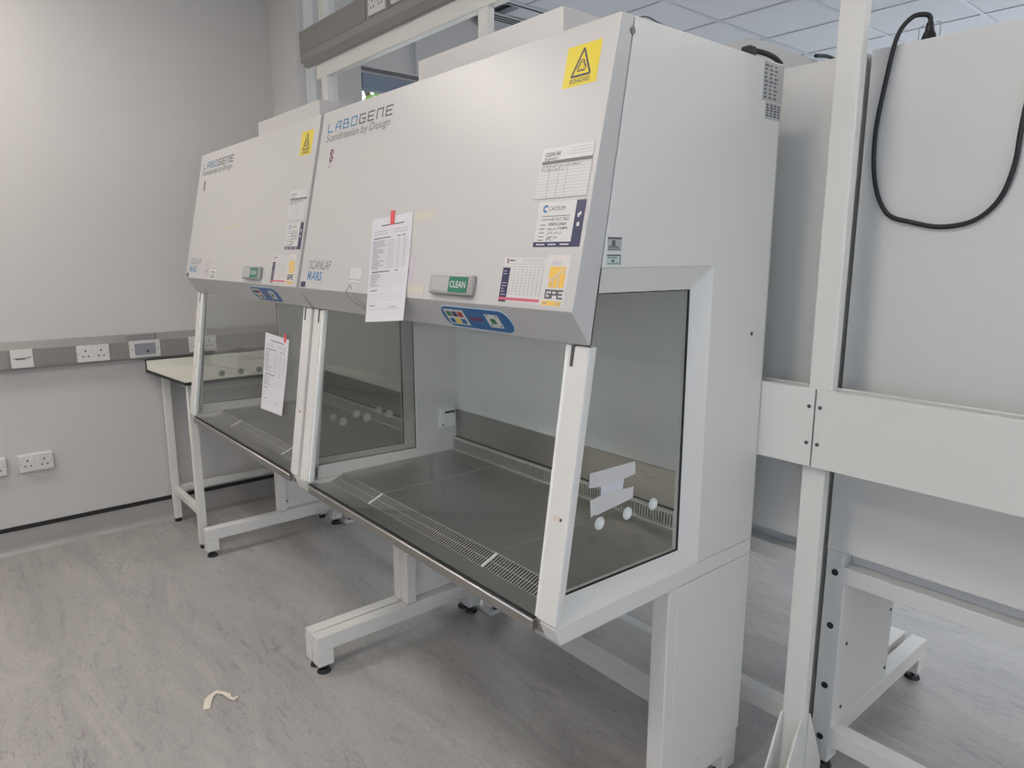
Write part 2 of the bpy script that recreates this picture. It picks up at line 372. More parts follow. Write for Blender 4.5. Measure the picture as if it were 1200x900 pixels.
for a, b in ((-1.93, -1.50), (-1.395, -1.385), (-1.27, -1.115), (-.93, -.86), (-.685, -.56), (-.40, -.02)):
    MB().box(TF, TF+.003, a, b, ZB+.014, ZT-.038).build('cover_strip', M['trunkc'], tr, org, bevel=.001)
def tF(y, z): return frame((TF-LX, y, z-.93), (0, 1, 0), (0, 0, 1), (1, 0, 0))
socket_part(tF(-1.60, .952), tr); socket_part(tF(-1.105, .952), tr); socket_part(tF(-.565, .958), tr)
p = MB().fbox(tF(-1.382, .950), 0, .092, 0, .090, 0, .010).build('blank_plate', M['plate'], tr, bevel=.003)
F = tF(-1.382, .950); mb = MB()
for v_, a, b in ((.045, .012, .074), (.050, .07, .084), (.041, .02, .06)): mb.fbox(F, a, b, v_, v_+.004, .010, .0106)
mb.build('print', M['ink'], p)
F = tF(-.865, .952); p = MB().fbox(F, 0, .150, 0, .092, 0, .016).build('fused_outlet', M['plate'], tr, bevel=.004)
MB().fbox(F, .024, .126, .016, .076, .016, .022).build('outlet_window', mat('smoky_plastic', (.25, .26, .30), .3), p, bevel=.003)
MB().cyl(F(.086, .034, .022), (1, 0, 0), .006, .004, 10).build('key_switch', M['dark'], p)
screws([(F(u, .045, .016), (1, 0, 0), .003, .001) for u in (.011, .139)], p)
F = tF(-.865, 1.044); MB().fbox(F, -.008, .132, .002, .034, -.030, .030).build('flip_cover', M['clear'], p, bevel=.003)
# low wall sockets
for yy, lab in ((-1.405, 'white double socket low on the left wall, the one fully in view'), (-1.60, 'white socket low on the left wall cut by the photo edge')):
    t = thing('wall_socket', lab, 'socket', (LX, yy, .418)); F = frame((0, 0, 0), (0, 1, 0), (0, 0, 1), (1, 0, 0))
    MB().fbox(F, 0, .146, 0, .088, 0, .018).build('back_box', M['plate'], t, bevel=.003)
    F = frame((.018, 0, .001), (0, 1, 0), (0, 0, 1), (1, 0, 0)); socket_part(F, t)

# ============================================================ bench against the left wall
bt = .885
t = thing('lab_bench', 'cream laminate bench with black edges and tube legs against left wall', 'bench', (LX, -.74, 0)); org = (LX, -.74, 0)
BX = -2.615
FB = frame((0, 0, 0), (1, 0, 0), (0, 1, 0), (0, 0, 1)); MB().fpoly(FB, [(LX+.03, -.790), (BX, -.742), (BX, 0), (LX+.03, 0)], bt-.003, bt).build('worktop', M['laminate'], t, org)
MB().fpoly(FB, [(LX+.03, -.792), (BX+.002, -.744), (BX+.002, 0), (LX+.03, 0)], bt-.018, bt-.003).build('worktop_edge', M['black'], t, org)
MB().box(LX+.045, LX+.056, -.79, 0, bt, bt+.048).build('upstand', M['laminate'], t, org)
MB().box(LX+.0445, LX+.057, -.793, 0, bt+.048, bt+.051).box(LX+.0445, LX+.057, -.794, -.790, bt-.004, bt+.048).build('upstand_edge', M['black'], t, org)
MB().box(LX+.045, BX-.02, -.70, -.67, bt-.055, bt-.018).box(BX-.05, BX-.02, -.67, -.05, bt-.055, bt-.018).build('top_frame', M['cream'], t, org)
for (xa, ya) in ((LX+.045, -.725), (BX-.075, -.725), (LX+.045, -.07), (BX-.075, -.07)):
    l = MB().box(xa, xa+.038, ya, ya+.038, .022, bt-.02).build('leg', M['cream'], t, org, bevel=.003)
    MB().cyl((xa+.019, ya+.019, 0), (0, 0, 1), .018, .022, 14).build('rubber_foot', M['black'], l, org)
MB().box(LX+.083, BX-.075, -.72, -.69, .175, .21).build('end_rail', M['cream'], t, org, bevel=.002)
MB().box(LX+.05, LX+.08, -.687, -.07, .175, .21).build('rear_rail', M['cream'], t, org, bevel=.002)

# ============================================================ service frame between the cabinet rows
t = thing('service_frame', 'cream steel service frame with posts, waist panels and high rail between cabinet rows', 'frame', (0, .03, 0)); org = (0, .03, 0)
FY0, FY1 = .02, .058
for xp in (-2.54, -1.218, .146, 1.51):
    b = MB()
    p = MB().box(xp-.030, xp+.030, FY0+.003, FY1-.003, .012, H-.003).build('post', M['cream'], t, org, bevel=.004)
    fr_ = xp > 0
    MB().box(xp-.055, xp+.055, FY0-(.10 if fr_ else .018), FY1+.10, 0, .018).build('foot_plate', M['cream'], p, org, bevel=.002)
    for xs in (xp-.030, xp+.024):
        if fr_: MB().prism_x(xs, xs+.006, [(FY0, .018), (FY0, .26), (FY0-.008, .26), (FY0-.095, .07), (FY0-.098, .018)]).build('gusset', M['cream'], p, org, bevel=.001)
        MB().prism_x(xs, xs+.006, [(FY1, .018), (FY1, .26), (FY1+.008, .26), (FY1+.095, .07), (FY1+.098, .018)]).build('gusset', M['cream'], p, org, bevel=.001)
    MB().cyl((xp+.043, FY0+.018, .018), (0, 0, 1), .011, .012, 12).build('anchor_bolt', M['navy'], p, org)
pan = [(-2.62, -1.207), (-1.203, .144), (.148, 1.52)]
for a, b in pan:
    o = MB().box(a, b, .003, .012, .972, 1.172).build('waist_panel', M['cream'], t, org, bevel=.002)
    screws([((x, .003, z), (0, -1, 0), .005, .0015) for x in (a+.012, b-.012) for z in (1.127, 1.033)], o, org)
    MB().box(a, b, .062, .069, .972, 1.172).build('waist_panel', M['cream'], t, org, bevel=.002)
    MB().box(a, b, .012, .03, 1.158, 1.170).box(a, b, .058, .062, 1.158, 1.170).build('panel_flange', M['cream'], t, org)
MB().box(-2.62, 1.52, FY0, FY1, 2.385, 2.452).build('high_rail', M['cream'], t, org, bevel=.004)
# high grey trunking on the rail
tr2 = thing('high_trunking', 'grey plastic trunking on the high rail above the cabinets', 'trunking', (-2.70, .02, 2.452)); org = (-2.70, .02, 2.452)
MB().prism_x(-2.70, 1.6, [(.019, 2.453), (.0, 2.453), (-.022, 2.48), (-.028, 2.51), (-.028, 2.62), (-.01, 2.63), (.019, 2.63)]).build('body', M['trunk'], tr2, org, bevel=.003)
MB().box(-2.703, -2.698, -.025, .017, 2.475, 2.627).build('end_cap', M['trunkc'], tr2, org, bevel=.001)
for xa in (-1.955, -1.765, -.9, -.7):
    socket_part(frame((xa+2.70, -.028-.02, 2.518-2.452), (1, 0, 0), (0, 0, 1), (0, -1, 0)), tr2)
for a, b in ((-2.69, -1.99), (-1.80, -1.775), (-1.61, -.95)): MB().box(a, b, -.031, -.028, 2.513, 2.612).build('cover_strip', M['trunkc'], tr2, org)

# ============================================================ CABINETS
W = 1.28; Z0 = .735
S_, Fb, A_, B_, C_, G_ = (-.548, 1.954), (0, 1.954), (-.588, 1.954), (-.709, 1.391), (-.6588, 1.3217), (-.742, .735)
def seamy(z):                              # the front line of the side panel
    return -.548+(1.954-z)/(1.954-1.3217)*(-.652+.548) if z > 1.3217 else -.652+(1.3217-z)/(1.3217-.735)*(-.742+.652)
O2 = (0, 0, Z0)
fv = Vector((0, B_[0]-A_[0], B_[1]-A_[1])).normalized(); fn = Vector((1, 0, 0)).cross(fv).normalized()
if fn.y > 0: fn = -fn
cv = Vector((0, C_[0]-B_[0], C_[1]-B_[1])).normalized(); cn = Vector((1, 0, 0)).cross(cv).normalized()
if cn.y > 0: cn = -cn
gv = Vector((0, -.742+.6588, .735-1.3217)).normalized(); gn = Vector((1, 0, 0)).cross(gv).normalized()
if gn.y > 0: gn = -gn
def on_face(x, s): return frame(Vector((x, A_[0], A_[1]-Z0))+fv*s, (1, 0, 0), -fv, fn)    # origin lower-left; up = up the face
def on_chin(x, s): return frame(Vector((x, B_[0], B_[1]-Z0))+cv*s, (1, 0, 0), -cv, cn)
def on_glass(x, s): return frame(Vector((x, C_[0], C_[1]-Z0))+gv*s, (1, 0, 0), -gv, gn)
def on_side(y, z): return frame((0, y, z-Z0), (0, 1, 0), (0, 0, 1), (1, 0, 0))

STROKES = {'L': [(0, 1, 0, 0), (0, 0, 1, 0)], 'A': [(0, 0, 0, .6), (0, .6, .35, 1), (.35, 1, 1, 1), (1, 1, 1, 0), (0, .38, 1, .38)],
 'B': [(0, 0, 0, 1), (0, 1, .8, 1), (.8, 1, .8, .52), (0, .52, 1, .52), (1, .52, 1, 0), (1, 0, 0, 0)], 'O': [(0, 0, 0, 1), (0, 1, 1, 1), (1, 1, 1, 0), (1, 0, 0, 0)],
 'G': [(1, 1, 0, 1), (0, 1, 0, 0), (0, 0, 1, 0), (1, 0, 1, .5), (1, .5, .45, .5)], 'E': [(1, 1, 0, 1), (0, 1, 0, 0), (0, 0, 1, 0), (0, .5, .85, .5)],
 'N': [(0, 0, 0, 1), (0, 1, 1, 1), (1, 1, 1, 0)], 'P': [(0, 0, 0, 1), (0, 1, 1, 1), (1, 1, 1, .45), (1, .45, 0, .45)]}
def stroke_text(F, s, u, v, w, h, gap, t, n0=0, n1=.0008):
    out = []
    for k, ch in enumerate(s):
        mb = MB()
        for a, b, c, d in STROKES[ch]:
            P, Q = Vector((u+a*w, v+b*h)), Vector((u+c*w, v+d*h)); dd = (Q-P).normalized()*t/2; mb.fline(F, P-dd, Q+dd, t, n0, n1)
        out.append(mb); u += w+gap
    return out
def join(mbs):
    r = MB()
    for m in mbs: r.add(m.v, m.f)
    return r

def sticker(root, F, w, h, m='stick', th=.0006, name='sticker', poly=None, bev=0):
    mb = MB(); (mb.fpoly(F, poly, 0, th) if poly else mb.fbox(F, 0, w, 0, h, 0, th)); return mb.build(name, M[m], root)
def biohazard(root, x, s):
    F = on_face(x, s); w = .094; h = .083; st = sticker(root, F, w, h, 'yellow', name='biohazard_sticker')
    k = MB(); P = [(.022, .020), (.074, .020), (.048, .074)]
    for a, b in zip(P, P[1:]+P[:1]): k.fline(F, a, b, .0045, .0006, .001)
    for i in range(3):
        a = PI/2+i*2*PI/3; c = (.048+.0065*math.cos(a), .038+.0065*math.sin(a)); k.farc(F, c, .0065, a-2.3, a+2.3, .0022, .0006, .001, 9)
    k.farc(F, (.048, .038), .0085, 0, 2*PI, .0014, .0006, .001, 12)
    text(k, F, 'BIOHAZARD', .020, .006, .009, .001, width=.056, bold=.01); k.build('print', M['ink'], st)
def rows(F, x0, x1, ys, t, n=.001, breaks=0, jit=.3):
    mb = MB()
    for y in ys:
        e = x1-(x1-x0)*random.random()*jit; x = x0
        while x < e:
            l = random.uniform(.006, .016); mb.fbox(F, x, min(x+l, e), y, y+t, .0006, n); x += l+.002
    return mb
def scrawl(F, x0, x1, y, h, n=.001, t=.0009):
    mb = MB(); x = x0; p = (x, y)
    while x < x1:
        q = (x+random.uniform(.0012, .003), y+random.uniform(0, h)); mb.fline(F, p, q, t, .0006, n); p = q; x = q[0]
        if random.random() < .15: x += .003; p = (x, y)
    return mb
def logsheet(root, x, s, copy=False):
    F = on_face(x, s); w, h = .148, .104; st = sticker(root, F, w, h, name='service_log_sticker')
    k = MB(); k.fbox(F, .004, w-.001, h-.034, h-.027, .0006, .001).build('header_bar', mat('bar_grey', (.16, .16, .17), .5), st)
    k = MB()
    for i in range(11): k.fbox(F, .002, w-.003, .004+i*.0063, .0046+i*.0063, .0006, .001)
    for u in (.030, .058, .082): k.fbox(F, u, u+.0006, .004, h-.034, .0006, .001)
    for v_ in (h-.006, h-.012, h-.018): k.fbox(F, .082, w-.004, v_, v_+.0007, .0006, .001)
    k.fbox(F, w-.0012, w, 0, h, .0006, .001).fbox(F, -.004, w, -.001, .0005, .0006, .001); k.build('ruling', M['grey'], st)
    k = text(MB(), F, 'CLEAN AIR', .010, h-.017, .008, .001, width=.046, bold=.01); text(k, F, 'Engineers', .010, h-.025, .006, .001, width=.040)
    for v_, e in ((h-.041, .116), (h-.048, .070)): q = scrawl(F, .005, e, v_, .005); k.add(q.v, q.f)
    k.build('print', M['ink'], st)
def castium(root, x, s):
    F = on_face(x, s); w, h = .134, .092; st = sticker(root, F, w-.02, h, name='certificate_sticker')
    MB().fpoly(F, [(0, 0), (w, 0), (w, h), (w-.025, h), (w-.025, .010), (0, .010)], .0003, .0010).build('border', M['navy'], st)
    MB().fbox(F, w-.016, w-.009, .040, .048, .001, .0013).fbox(F, w-.017, w-.012, .058, .066, .001, .0013).fbox(F, w-.012, w-.008, .062, .069, .001, .0013).fbox(F, .01, .035, .0035, .006, .001, .0013).fbox(F, .045, .068, .0035, .006, .001, .0013).fbox(F, .08, .105, .0035, .006, .001, .0013).build('border_print', M['stick'], st)['kind'] = 'stuff'
    MB().farc(F, (.022, .078), .006, .6, 5.4, .004, .0006, .001, 10).build('emblem', M['mblue'], st)
    k = text(MB(), F, 'CASTIUM', .032, .074, .008, .001, width=.046)
    for i, v_ in enumerate((.062, .055)): k.fbox(F, .014, (.095, .045)[i], v_, v_+.0012, .0006, .001)
    for v_ in (.044, .036, .028, .020, .013): k.fbox(F, .012, .028, v_, v_+.0015, .0006, .001)
    text(k, F, '26 OCT 2023', .044, .053, .006, .001, width=.050, slant=.2, bold=.012); text(k, F, 'BSEN12469', .038, .043, .006, .001, width=.050, slant=.2, bold=.012)
    for v_, e in ((.034, .092), (.025, .075), (.016, .066), (.0125, .05)): q = scrawl(F, .036, e, v_, .006); k.add(q.v, q.f)
    k.build('print', M['ink'], st)
def service(root, x, s):
    F = on_face(x, s); w, h = .138, .096; st = sticker(root, F, w, h, name='test_record_sticker')
    MB().fbox(F, 0, .024, 0, .074, .0006, .001).build('side_band', M['navy'], st)
    MB().fbox(F, 0, w-.008, .004, .010, .001, .0013).build('stripe', M['pink'], st)
    k = MB()
    for i in range(10): k.fbox(F, .028, w-.008, .018+i*.0058, .0185+i*.0058, .0006, .0009)
    for i in range(9): k.fbox(F, .028+i*.0125, .0285+i*.0125, .015, .074, .0006, .0009)
    for v_ in (.076, .082): k.fbox(F, .004, w-.006, v_, v_+.0009, .0006, .0009)
    for v_ in (.087, .0895, .092): k.fbox(F, .060, w-.01, v_, v_+.0007, .0006, .0009)
    k.build('ruling', M['grey'], st)
    MB().farc(F, (.012, .091), .002, 0, 4.5, .0022, .0006, .001, 6).farc(F, (.012, .087), .002, PI, 2*PI+1.4, .0022, .0006, .001, 6).build('emblem', M['maroon'], st)
    k = rows(F, .018, .044, (.088,), .003); k.build('print', M['ink'], st)
    k = MB()
    for v_, e in ((.066, .014), (.060, .016), (.040, .020), (.034, .020), (.028, .012), (.022, .016), (.015, .020)): k.fbox(F, .004, e, v_, v_+.0012, .001, .0013)
    k.build('band_print', M['stick'], st)
def gpe(root, x, s):
    F = on_face(x, s); w, h = .064, .104; st = sticker(root, F, w, h, name='filter_service_sticker')
    MB().fbox(F, .010, .056, .038, .080, .0006, .001).build('logo_ground', M['orange'], st)
    MB().fbox(F, 0, .056, .002, .011, .0006, .001).build('foot_band', M['orange'], st)
    k = MB()
    for cx, top, r in ((.018, .056, .0065), (.032, .064, .0075), (.047, .075, .0085)):
        k.farc(F, (cx, top-r), r, 0, PI, .0022, .001, .0014, 8); k.fline(F, (cx-r, top-r), (cx-r, .038), .0018, .001, .0014)
        if cx < .04: k.fline(F, (cx+r, top-r), (cx+r, .038), .0018, .001, .0014)
        k.fline(F, (cx-r, top-r), (cx+r, top-r), .0016, .001, .0014)
    k.build('logo', M['stick'], st)
    join(stroke_text(F, 'GPE', .008, .017, .013, .015, .0045, .0035, .0006, .001)).build('lettering', M['ink'], st)
    k = text(MB(), F, '2023', .014, .084, .006, .001, width=.024, bold=.015); rows(F, .004, .018, (.005,), .003, .0014); k.add(*(lambda q: (q.v, q.f))(rows(F, .004, .02, (.005,), .003, .0014))); k.add(*(lambda q: (q.v, q.f))(rows(F, .040, .054, (.005,), .003, .0014, jit=0)))
    k.build('print', M['grey'], st)
    text(MB(), F, 'Service', .020, .095, .006, .001, width=.032, slant=.3).build('script', M['peach'], st)
def control(root, x, s):
    F = on_chin(x, s); w, h = .270, .062
    def pill(e, r=.028):
        P = []
        for cx, cy, a in ((w-r-.004, r+.0, -PI/2), (w-r-.004, h-r, 0), (r+.004, h-r, PI/2), (r+.004, r, PI)):
            for i in range(7): P.append((cx+(r+e)*math.cos(a+i*PI/12), cy+(r+e)*math.sin(a+i*PI/12)))
        return P
    cp = MB().fpoly(F, pill(.0025), 0, .0008).build('control_panel', M['ltblue'], root)
    MB().fpoly(F, pill(0), .0008, .0014).build('overlay', M['blue'], cp)
    for q in ((.020, .100, .008, .054), (.180, .228, .012, .050)): MB().fbox(F, *q, .0014, .002).build('keypad', M['stick'], cp)
    cols = ['bgreen', 'navy', 'rred', 'blue', 'yellow', 'blue']
    for i in range(6):
        u, v_ = .029+(i % 3)*.023, .034-(i//3)*.021; MB().fbox(F, u, u+.016, v_, v_+.014, .002, .0034).build('button', M[cols[i]], cp)
    MB().fbox(F, .196, .212, .024, .038, .002, .0034).build('button', M['bgreen'], cp)
    k = MB()
    for u, v_ in ((.186, .044), (.220, .044), (.186, .016), (.220, .016)): k.fbox(F, u, u+.004, v_, v_+.004, .002, .0026)
    k.build('indicator', M['navy'], cp)
    MB().fbox(F, .112, .160, .026, .036, .0014, .0018).build('display', mat('red_display', (.14, .03, .08), .3), cp)

def make_cabinet(right, plain=False):
    """right: the cabinet nearest the camera.  Local: x -W..0, y front negative, z 0 at Z0."""
    root = bpy.data.objects.new('safety_cabinet', None); C.objects.link(root); root.empty_display_size = .1
    for xa, xb in ((-.045, 0), (-W, -W+.045)):
        MB().prism_x(xa, xb, [S_, (-.002, 1.954), (-.002, Z0), (-.247, Z0), (-.247, 1.474), (seamy(1.474), 1.474)]).build('side_panel', M['white'], root, O2, bevel=.002)
    MB().prism_x(-W+.045, -.045, [S_, (-.002, 1.954), (-.002, 1.44), (seamy(1.44), 1.44)]).box(-W+.045, -.045, -.1, -.002, Z0, 1.44).build('plenum', M['white'], root, O2)
    MB().box(-W, 0, -.002, 0, Z0, 1.954).build('rear_panel', M['white'], root, O2)
    MB().box(-W+.05, -.05, -.70, -.05, Z0-.042, Z0-.037).build('belly_panel', M['white'], root, O2, bevel=.002)
    MB().box(-W+.045, -.045, -.104, -.1, .90, 1.44).box(-W+.045, -.045, -.62, -.1, 1.43, 1.44).build('chamber_lining', M['inner'], root, O2)
    # recessed window frames in both sides
    for s_ in (0, 1):
        X = (lambda d: -d) if s_ == 0 else (lambda d: -W+d)
        Oq = [(seamy(1.474), 1.474), (-.247, 1.474), (-.247, .735), (-.742+.002, .735), (-.652, 1.3217)]
        Iq = [(-.612, 1.422), (-.292, 1.420), (-.292, .772), (-.704, .782), (-.632, 1.30)]
        mb = MB(); n = 5
        vs = [(X(0), y, z) for y, z in Oq]+[(X(.030), y, z) for y, z in Iq]+[(X(.036), y, z) for y, z in Iq]
        Oi = [(seamy(1.474)+.02, 1.44), (-.1, 1.44), (-.1, .737), (-.70, .737), (-.63, 1.3217)]
        vs += [(X(.0465), y, z) for y, z in Iq]+[(X(.0465), y, z) for y, z in Oi]
        fs = []
        for a, b in ((0, 5), (5, 10), (10, 15), (15, 20)):
            for i in range(n): fs.append((a+i, a+(i+1) % n, b+(i+1) % n, b+i))
        mb.add(vs, fs); mb.build('window_frame', M['white'], root, O2)
        sg = MB().prism_x(min(X(.030), X(.035)), max(X(.030), X(.035)), Iq).build('side_glass', M['sideglass'], root, O2)
        gk = MB()
        for (a, b), (c, d) in zip(Iq, Iq[1:]+Iq[:1]):
            dd = Vector((c-a, d-b)).normalized(); p_ = Vector((-dd.y, dd.x))*.0014
            gk.prism_x(min(X(.0295), X(.0355)), max(X(.0295), X(.0355)), [(a-p_.x, b-p_.y), (c-p_.x, d-p_.y), (c+p_.x, d+p_.y), (a+p_.x, b+p_.y)])
        gk.build('gasket', M['dark'], sg, O2)
        for y in (-.585, -.492, -.400):
            p_ = MB().cyl((X(.0255), y, .920), (1 if s_ else -1, 0, 0), .0150, .0040, 20).build('cable_port_plug', M['plug'], sg, O2, bevel=.0012)
            MB().cyl((X(.0255), y, .920), (-1 if s_ else 1, 0, 0), .009, .002, 14).build('plug_button', M['inner'], p_, O2)
        # front post of the side frame
        xa, xb = (-.057, 0) if s_ == 0 else (-W, -W+.057)
        MB().prism_x(xa, xb, [(-.6588, 1.318), (-.744, .737), (-.722, .737), (-.634, 1.318)]).build('sash_post', M['white'], root, O2, bevel=.004)
        xa, xb = (-.068, -.057) if s_ == 0 else (-W+.057, -W+.068)
        MB().prism_x(xa, xb, [(-.655, 1.318), (-.738, .737), (-.722, .737), (-.640, 1.318)]).build('glass_channel', M['inner'], root, O2)
        xa, xb = (-.047, -.039) if s_ == 0 else (-W+.039, -W+.047)
        MB().prism_x(xa, xb, [(-.6605, 1.3185), (-.6665, 1.276), (-.655, 1.276), (-.648, 1.3185)]).build('sash_stop', M['screw'], root, O2)
    # front hood, face and underside in one paint
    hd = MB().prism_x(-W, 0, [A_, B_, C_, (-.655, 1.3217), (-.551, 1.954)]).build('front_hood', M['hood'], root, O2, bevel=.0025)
    screws([((0, -.557, 1.925), (1, 0, 0), .007, .002), ((0, -.065, 1.303), (1, 0, 0), .005, .002)], root, O2)
    # front glass
    gl = MB().fbox(on_glass(-W+.062, .588), 0, W-.124, 0, .585, -.012, -.007).build('front_glass', M['glass'], root)
    MB().prism_x(-W+.068, -.068, [(-.7400, .7305), (-.7335, .7315), (-.7335, .7335), (-.7400, .7330)]).build('glass_seal', M['black'], gl, O2)
    # stainless tray: nose, front lip, grille, worktop sections, back
    MB().prism_x(-W+.068, -.068, [(-.7445, .7265), (-.7445, .704), (-.738, .700), (-.735, .7265)]).build('tray_nose', M['steel'], root, O2)
    MB().cyl((-W+.068, -.7432, .7268), (1, 0, 0), .0024, W-.136, 14).build('nose_bead', M['nosew'], root, O2, smooth=True)
    MB().prism_x(-W+.046, -.046, [(-.735, .7265), (-.657, .7168), (-.657, .705), (-.735, .705)]).build('front_lip', M['steeltop'], root, O2)
    MB().prism_x(-W+.046, -.046, [(-.658, .704), (-.604, .7260), (-.604, .722), (-.658, .700)]).build('grille_well', M['dark'], root, O2)  # painted near black in place of shade beneath the bars
    MB().box(-W+.046, -.046, -.6568, -.6558, .701, .7160).build('well_shade_wall', M['dark'], root, O2)  # thin dark sheets added so the slots look shaded inside
    MB().box(-W+.046, -.046, -.6062, -.6052, .722, .7365).build('well_shade_wall', M['dark'], root, O2)
    xs = [-W+.046, -.953, -.362, -.046]
    GF = frame((0, -.656, .7172), (1, 0, 0), (0, .051, .0208), (0, -.0208, .051)); GL = .0548
    gb = MB(); x = -W+.050
    while x < -.048:
        gb.fbox(GF, x, x+.0034, .001, GL-.001, -.0008, .0002); x += .0100
    for v0, v1 in ((0, .0010), (GL/2-.0006, GL/2+.0006), (GL-.0012, GL)): gb.fbox(GF, -W+.046, -.046, v0, v1, -.0008, .0006)
    tag(gb.build('front_grille', M['grillebar'], root, O2), kind='stuff')
    for x in xs[1:3]: MB().fbox(GF, x-.0042, x+.0042, 0, GL+.001, 0, .003).build('grille_divider', M['inner'], root, O2, bevel=.001)
    for a, b in zip(xs, xs[1:]): MB().box(a+.0012, b-.0012, -.605, -.128, .722, .740).build('worktop_section', M['steeltop'], root, O2, bevel=.0015)
    MB().box(xs[0], xs[3], -.605, -.128, .715, .722).build('worktop_support', M['nosew'], root, O2)
    jb = [MB().box(x-.0012, x+.0012, -.605, -.128, .7402, .7408).build('worktop_joint', M['steelbar'], root, O2) for x in xs[1:3]]
    MB().box(-W+.046, -.046, -.112, -.104, .79, .900).build('steel_splashback', M['steel'], root, O2)
    MB().box(-W+.046, -.046, -.118, -.110, .735, .792).build('rear_grille_well', M['dark'], root, O2)  # near-black box stands for the shade behind the rear slots
    gb = MB(); x = -W+.050
    while x < -.048:
        gb.box(x, x+.0040, -.128, -.124, .742, .785); x += .0100
    gb.box(-W+.046, -.046, -.131, -.118, .783, .790).box(-W+.046, -.046, -.134, -.118, .737, .745)
    tag(gb.build('rear_grille', M['steelbar'], root, O2), kind='stuff')
    # service outlet on the left inner wall
    so = MB().box(-W+.045, -W+.062, -.195, -.125, .838, .915).build('inner_outlet', M['inner'], root, O2, bevel=.003)
    MB().box(-W+.062, -W+.064, -.175, -.130, .893, .901).box(-W+.062, -W+.064, -.188, -.182, .846, .852).build('outlet_slot', M['dark'], so, O2)
    # exhaust filter box on top
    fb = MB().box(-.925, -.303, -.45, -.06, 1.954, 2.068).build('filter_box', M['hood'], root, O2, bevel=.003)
    screws([((-.303, y, 2.035), (1, 0, 0), .004, .0015) for y in (-.36, -.14)], fb, O2)
    if plain: return root
    # --- printing and stickers
    q = stroke_text(on_face(-1.228, .070), 'LABOGENE', 0, 0, .033, .026, .0195, .0040)
    join(q[:4]).build('maker_lettering', M['mblue'], root); join(q[4:]).build('maker_lettering', M['ink'], root)
    text(MB(), on_face(-1.232, .101), 'Scandinavian by Design', 0, 0, .024, .0006, width=.400, slant=.12).build('slogan_lettering', M['dgrey'], root)
    F = on_face(-1.19, .180); bd = MB().farc(F, (.012, .040), .009, -.6, 3.7, .006, 0, .0006, 10).farc(F, (.012, .022), .009, 2.5, 6.9, .006, 0, .0006, 10).fline(F, (.004, .042), (.020, .020), .007, 0, .0007).build('round_badge', M['maroon'], root)
    k = rows(F, 0, .026, (.004, -.006), .004); k.build('print', M['grey'], bd)
    text(MB(), on_face(-1.222, .512), 'SCANLAF', 0, 0, .028, .0006, width=.155, slant=.1).build('range_lettering', M['dgrey'], root)
    F = on_face(-1.222, .548); mb = MB()
    for p, q in (((.002, 0), (.003, .028)), ((.003, .027), (.0125, .006)), ((.0125, .006), (.022, .027)), ((.022, .028), (.023, 0))): mb.fline(F, p, q, .0045, 0, .0006)
    text(mb, F, 'ARS', .031, 0, .028, .0006, width=.074, bold=.015).build('model_lettering', M['mblue'], root)
    F = on_face(-1.266, .572); sticker(root, F, .034, .018, 'navy', name='flag_sticker')
    biohazard(root, -.133, .125); logsheet(root, -.160, .348); castium(root, -.144, .448); service(root, -.228, .566); gpe(root, -.090, .568)
    control(root, -.478, .078)
    # sliding CLEAN sign
    F = on_face(-.487, .561); cs = MB().fbox(F, 0, .172, 0, .048, 0, .014).build('status_sign', M['alu'], root, bevel=.004)
    MB().fbox(F, .010, .082, .007, .041, .014, .0146).build('sign_blank', M['label'], cs)
    MB().fbox(F, .084, .156, .006, .042, .014, .0156).build('sign_insert', M['green'], cs)
    text(MB(), F, 'CLEAN', .089, .017, .015, .0160, width=.062, bold=.012).build('sign_lettering', M['stick'], cs)
    # rating labels on the right flank
    if right:
        F = on_side(-.612, 1.508); st = sticker(root, F, .041, .027, 'label', name='rating_label')
        k = MB().fbox(F, 0, .041, .023, .027, .0006, .001).fbox(F, .012, .022, .010, .021, .0006, .001)
        for v_ in (.002, .0055, .008): q = rows(F, .002, .038, (v_,), .0018); k.add(q.v, q.f)
        k.build('print', M['ink'], st)
        F = on_side(-.614, 1.480); st = sticker(root, F, .041, .021, 'mint', name='rating_label')
        k = MB().fbox(F, 0, .041, .018, .021, .0006, .001).fbox(F, .014, .022, .006, .011, .0006, .001).fbox(F, .039, .041, 0, .021, .0006, .001)
        q = rows(F, .002, .036, (.002, .014), .0018); k.add(q.v, q.f); k.build('print', M['ink'], st)
        for yy, zz, ww, hh, rr in ((-.083, 1.862, .088, .088, 9), (-.068, 1.822, .070, .038, 5)):
            F = on_side(yy, zz); st = sticker(root, F, ww, hh, 'label', name='wiring_label'); k = MB()
            for c in range(4):
                if c == 3 and rr == 9: continue
                q = rows(F, .004+c*ww/4.1, .002+(c+.85)*ww/4.1, [.006+i*(hh-.008)/rr for i in range(rr)], .0038, jit=.5); k.add(q.v, q.f)
            k.build('print', M['ink'], st)
        F = on_face(-.936, .547); st = sticker(root, F, .076, .046, 'stick', name='asset_sticker')
        k = MB()
        for a in ((0, .076, 0, .001), (0, .076, .045, .046), (0, .001, 0, .046), (.075, .076, 0, .046), (.004, .034, .008, .011), (.042, .072, .007, .010)): k.fbox(F, a[0], a[1], a[2], a[3], .0006, .001)
        k.build('print', M['grey'], st)
        F = on_face(-.648, .544); st = sticker(root, F, .058, .074, 'lilac', name='lilac_sticker'); text(MB(), F, 'R', .034, .030, .014, .001, bold=.02).build('print', M['grey'], st)
        for xx, ss, ww in ((-.62, .376, .092), (-.61, .566, .085)): sticker(root, on_face(xx, ss), ww, .022, 'tape', name='tape_patch')
        # bent wire clip below the asset sticker
        F = on_face(-.94, .575); Fc = on_chin(-.94, 0)
        pts = [F(.022, .022, .003), F(.004, .0, .004), Fc(.004, -.02, .004), Fc(.082, -.082, .004), Fc(.088, -.070, .004), Fc(.040, -.012, .004), F(.022, .022, .003)]
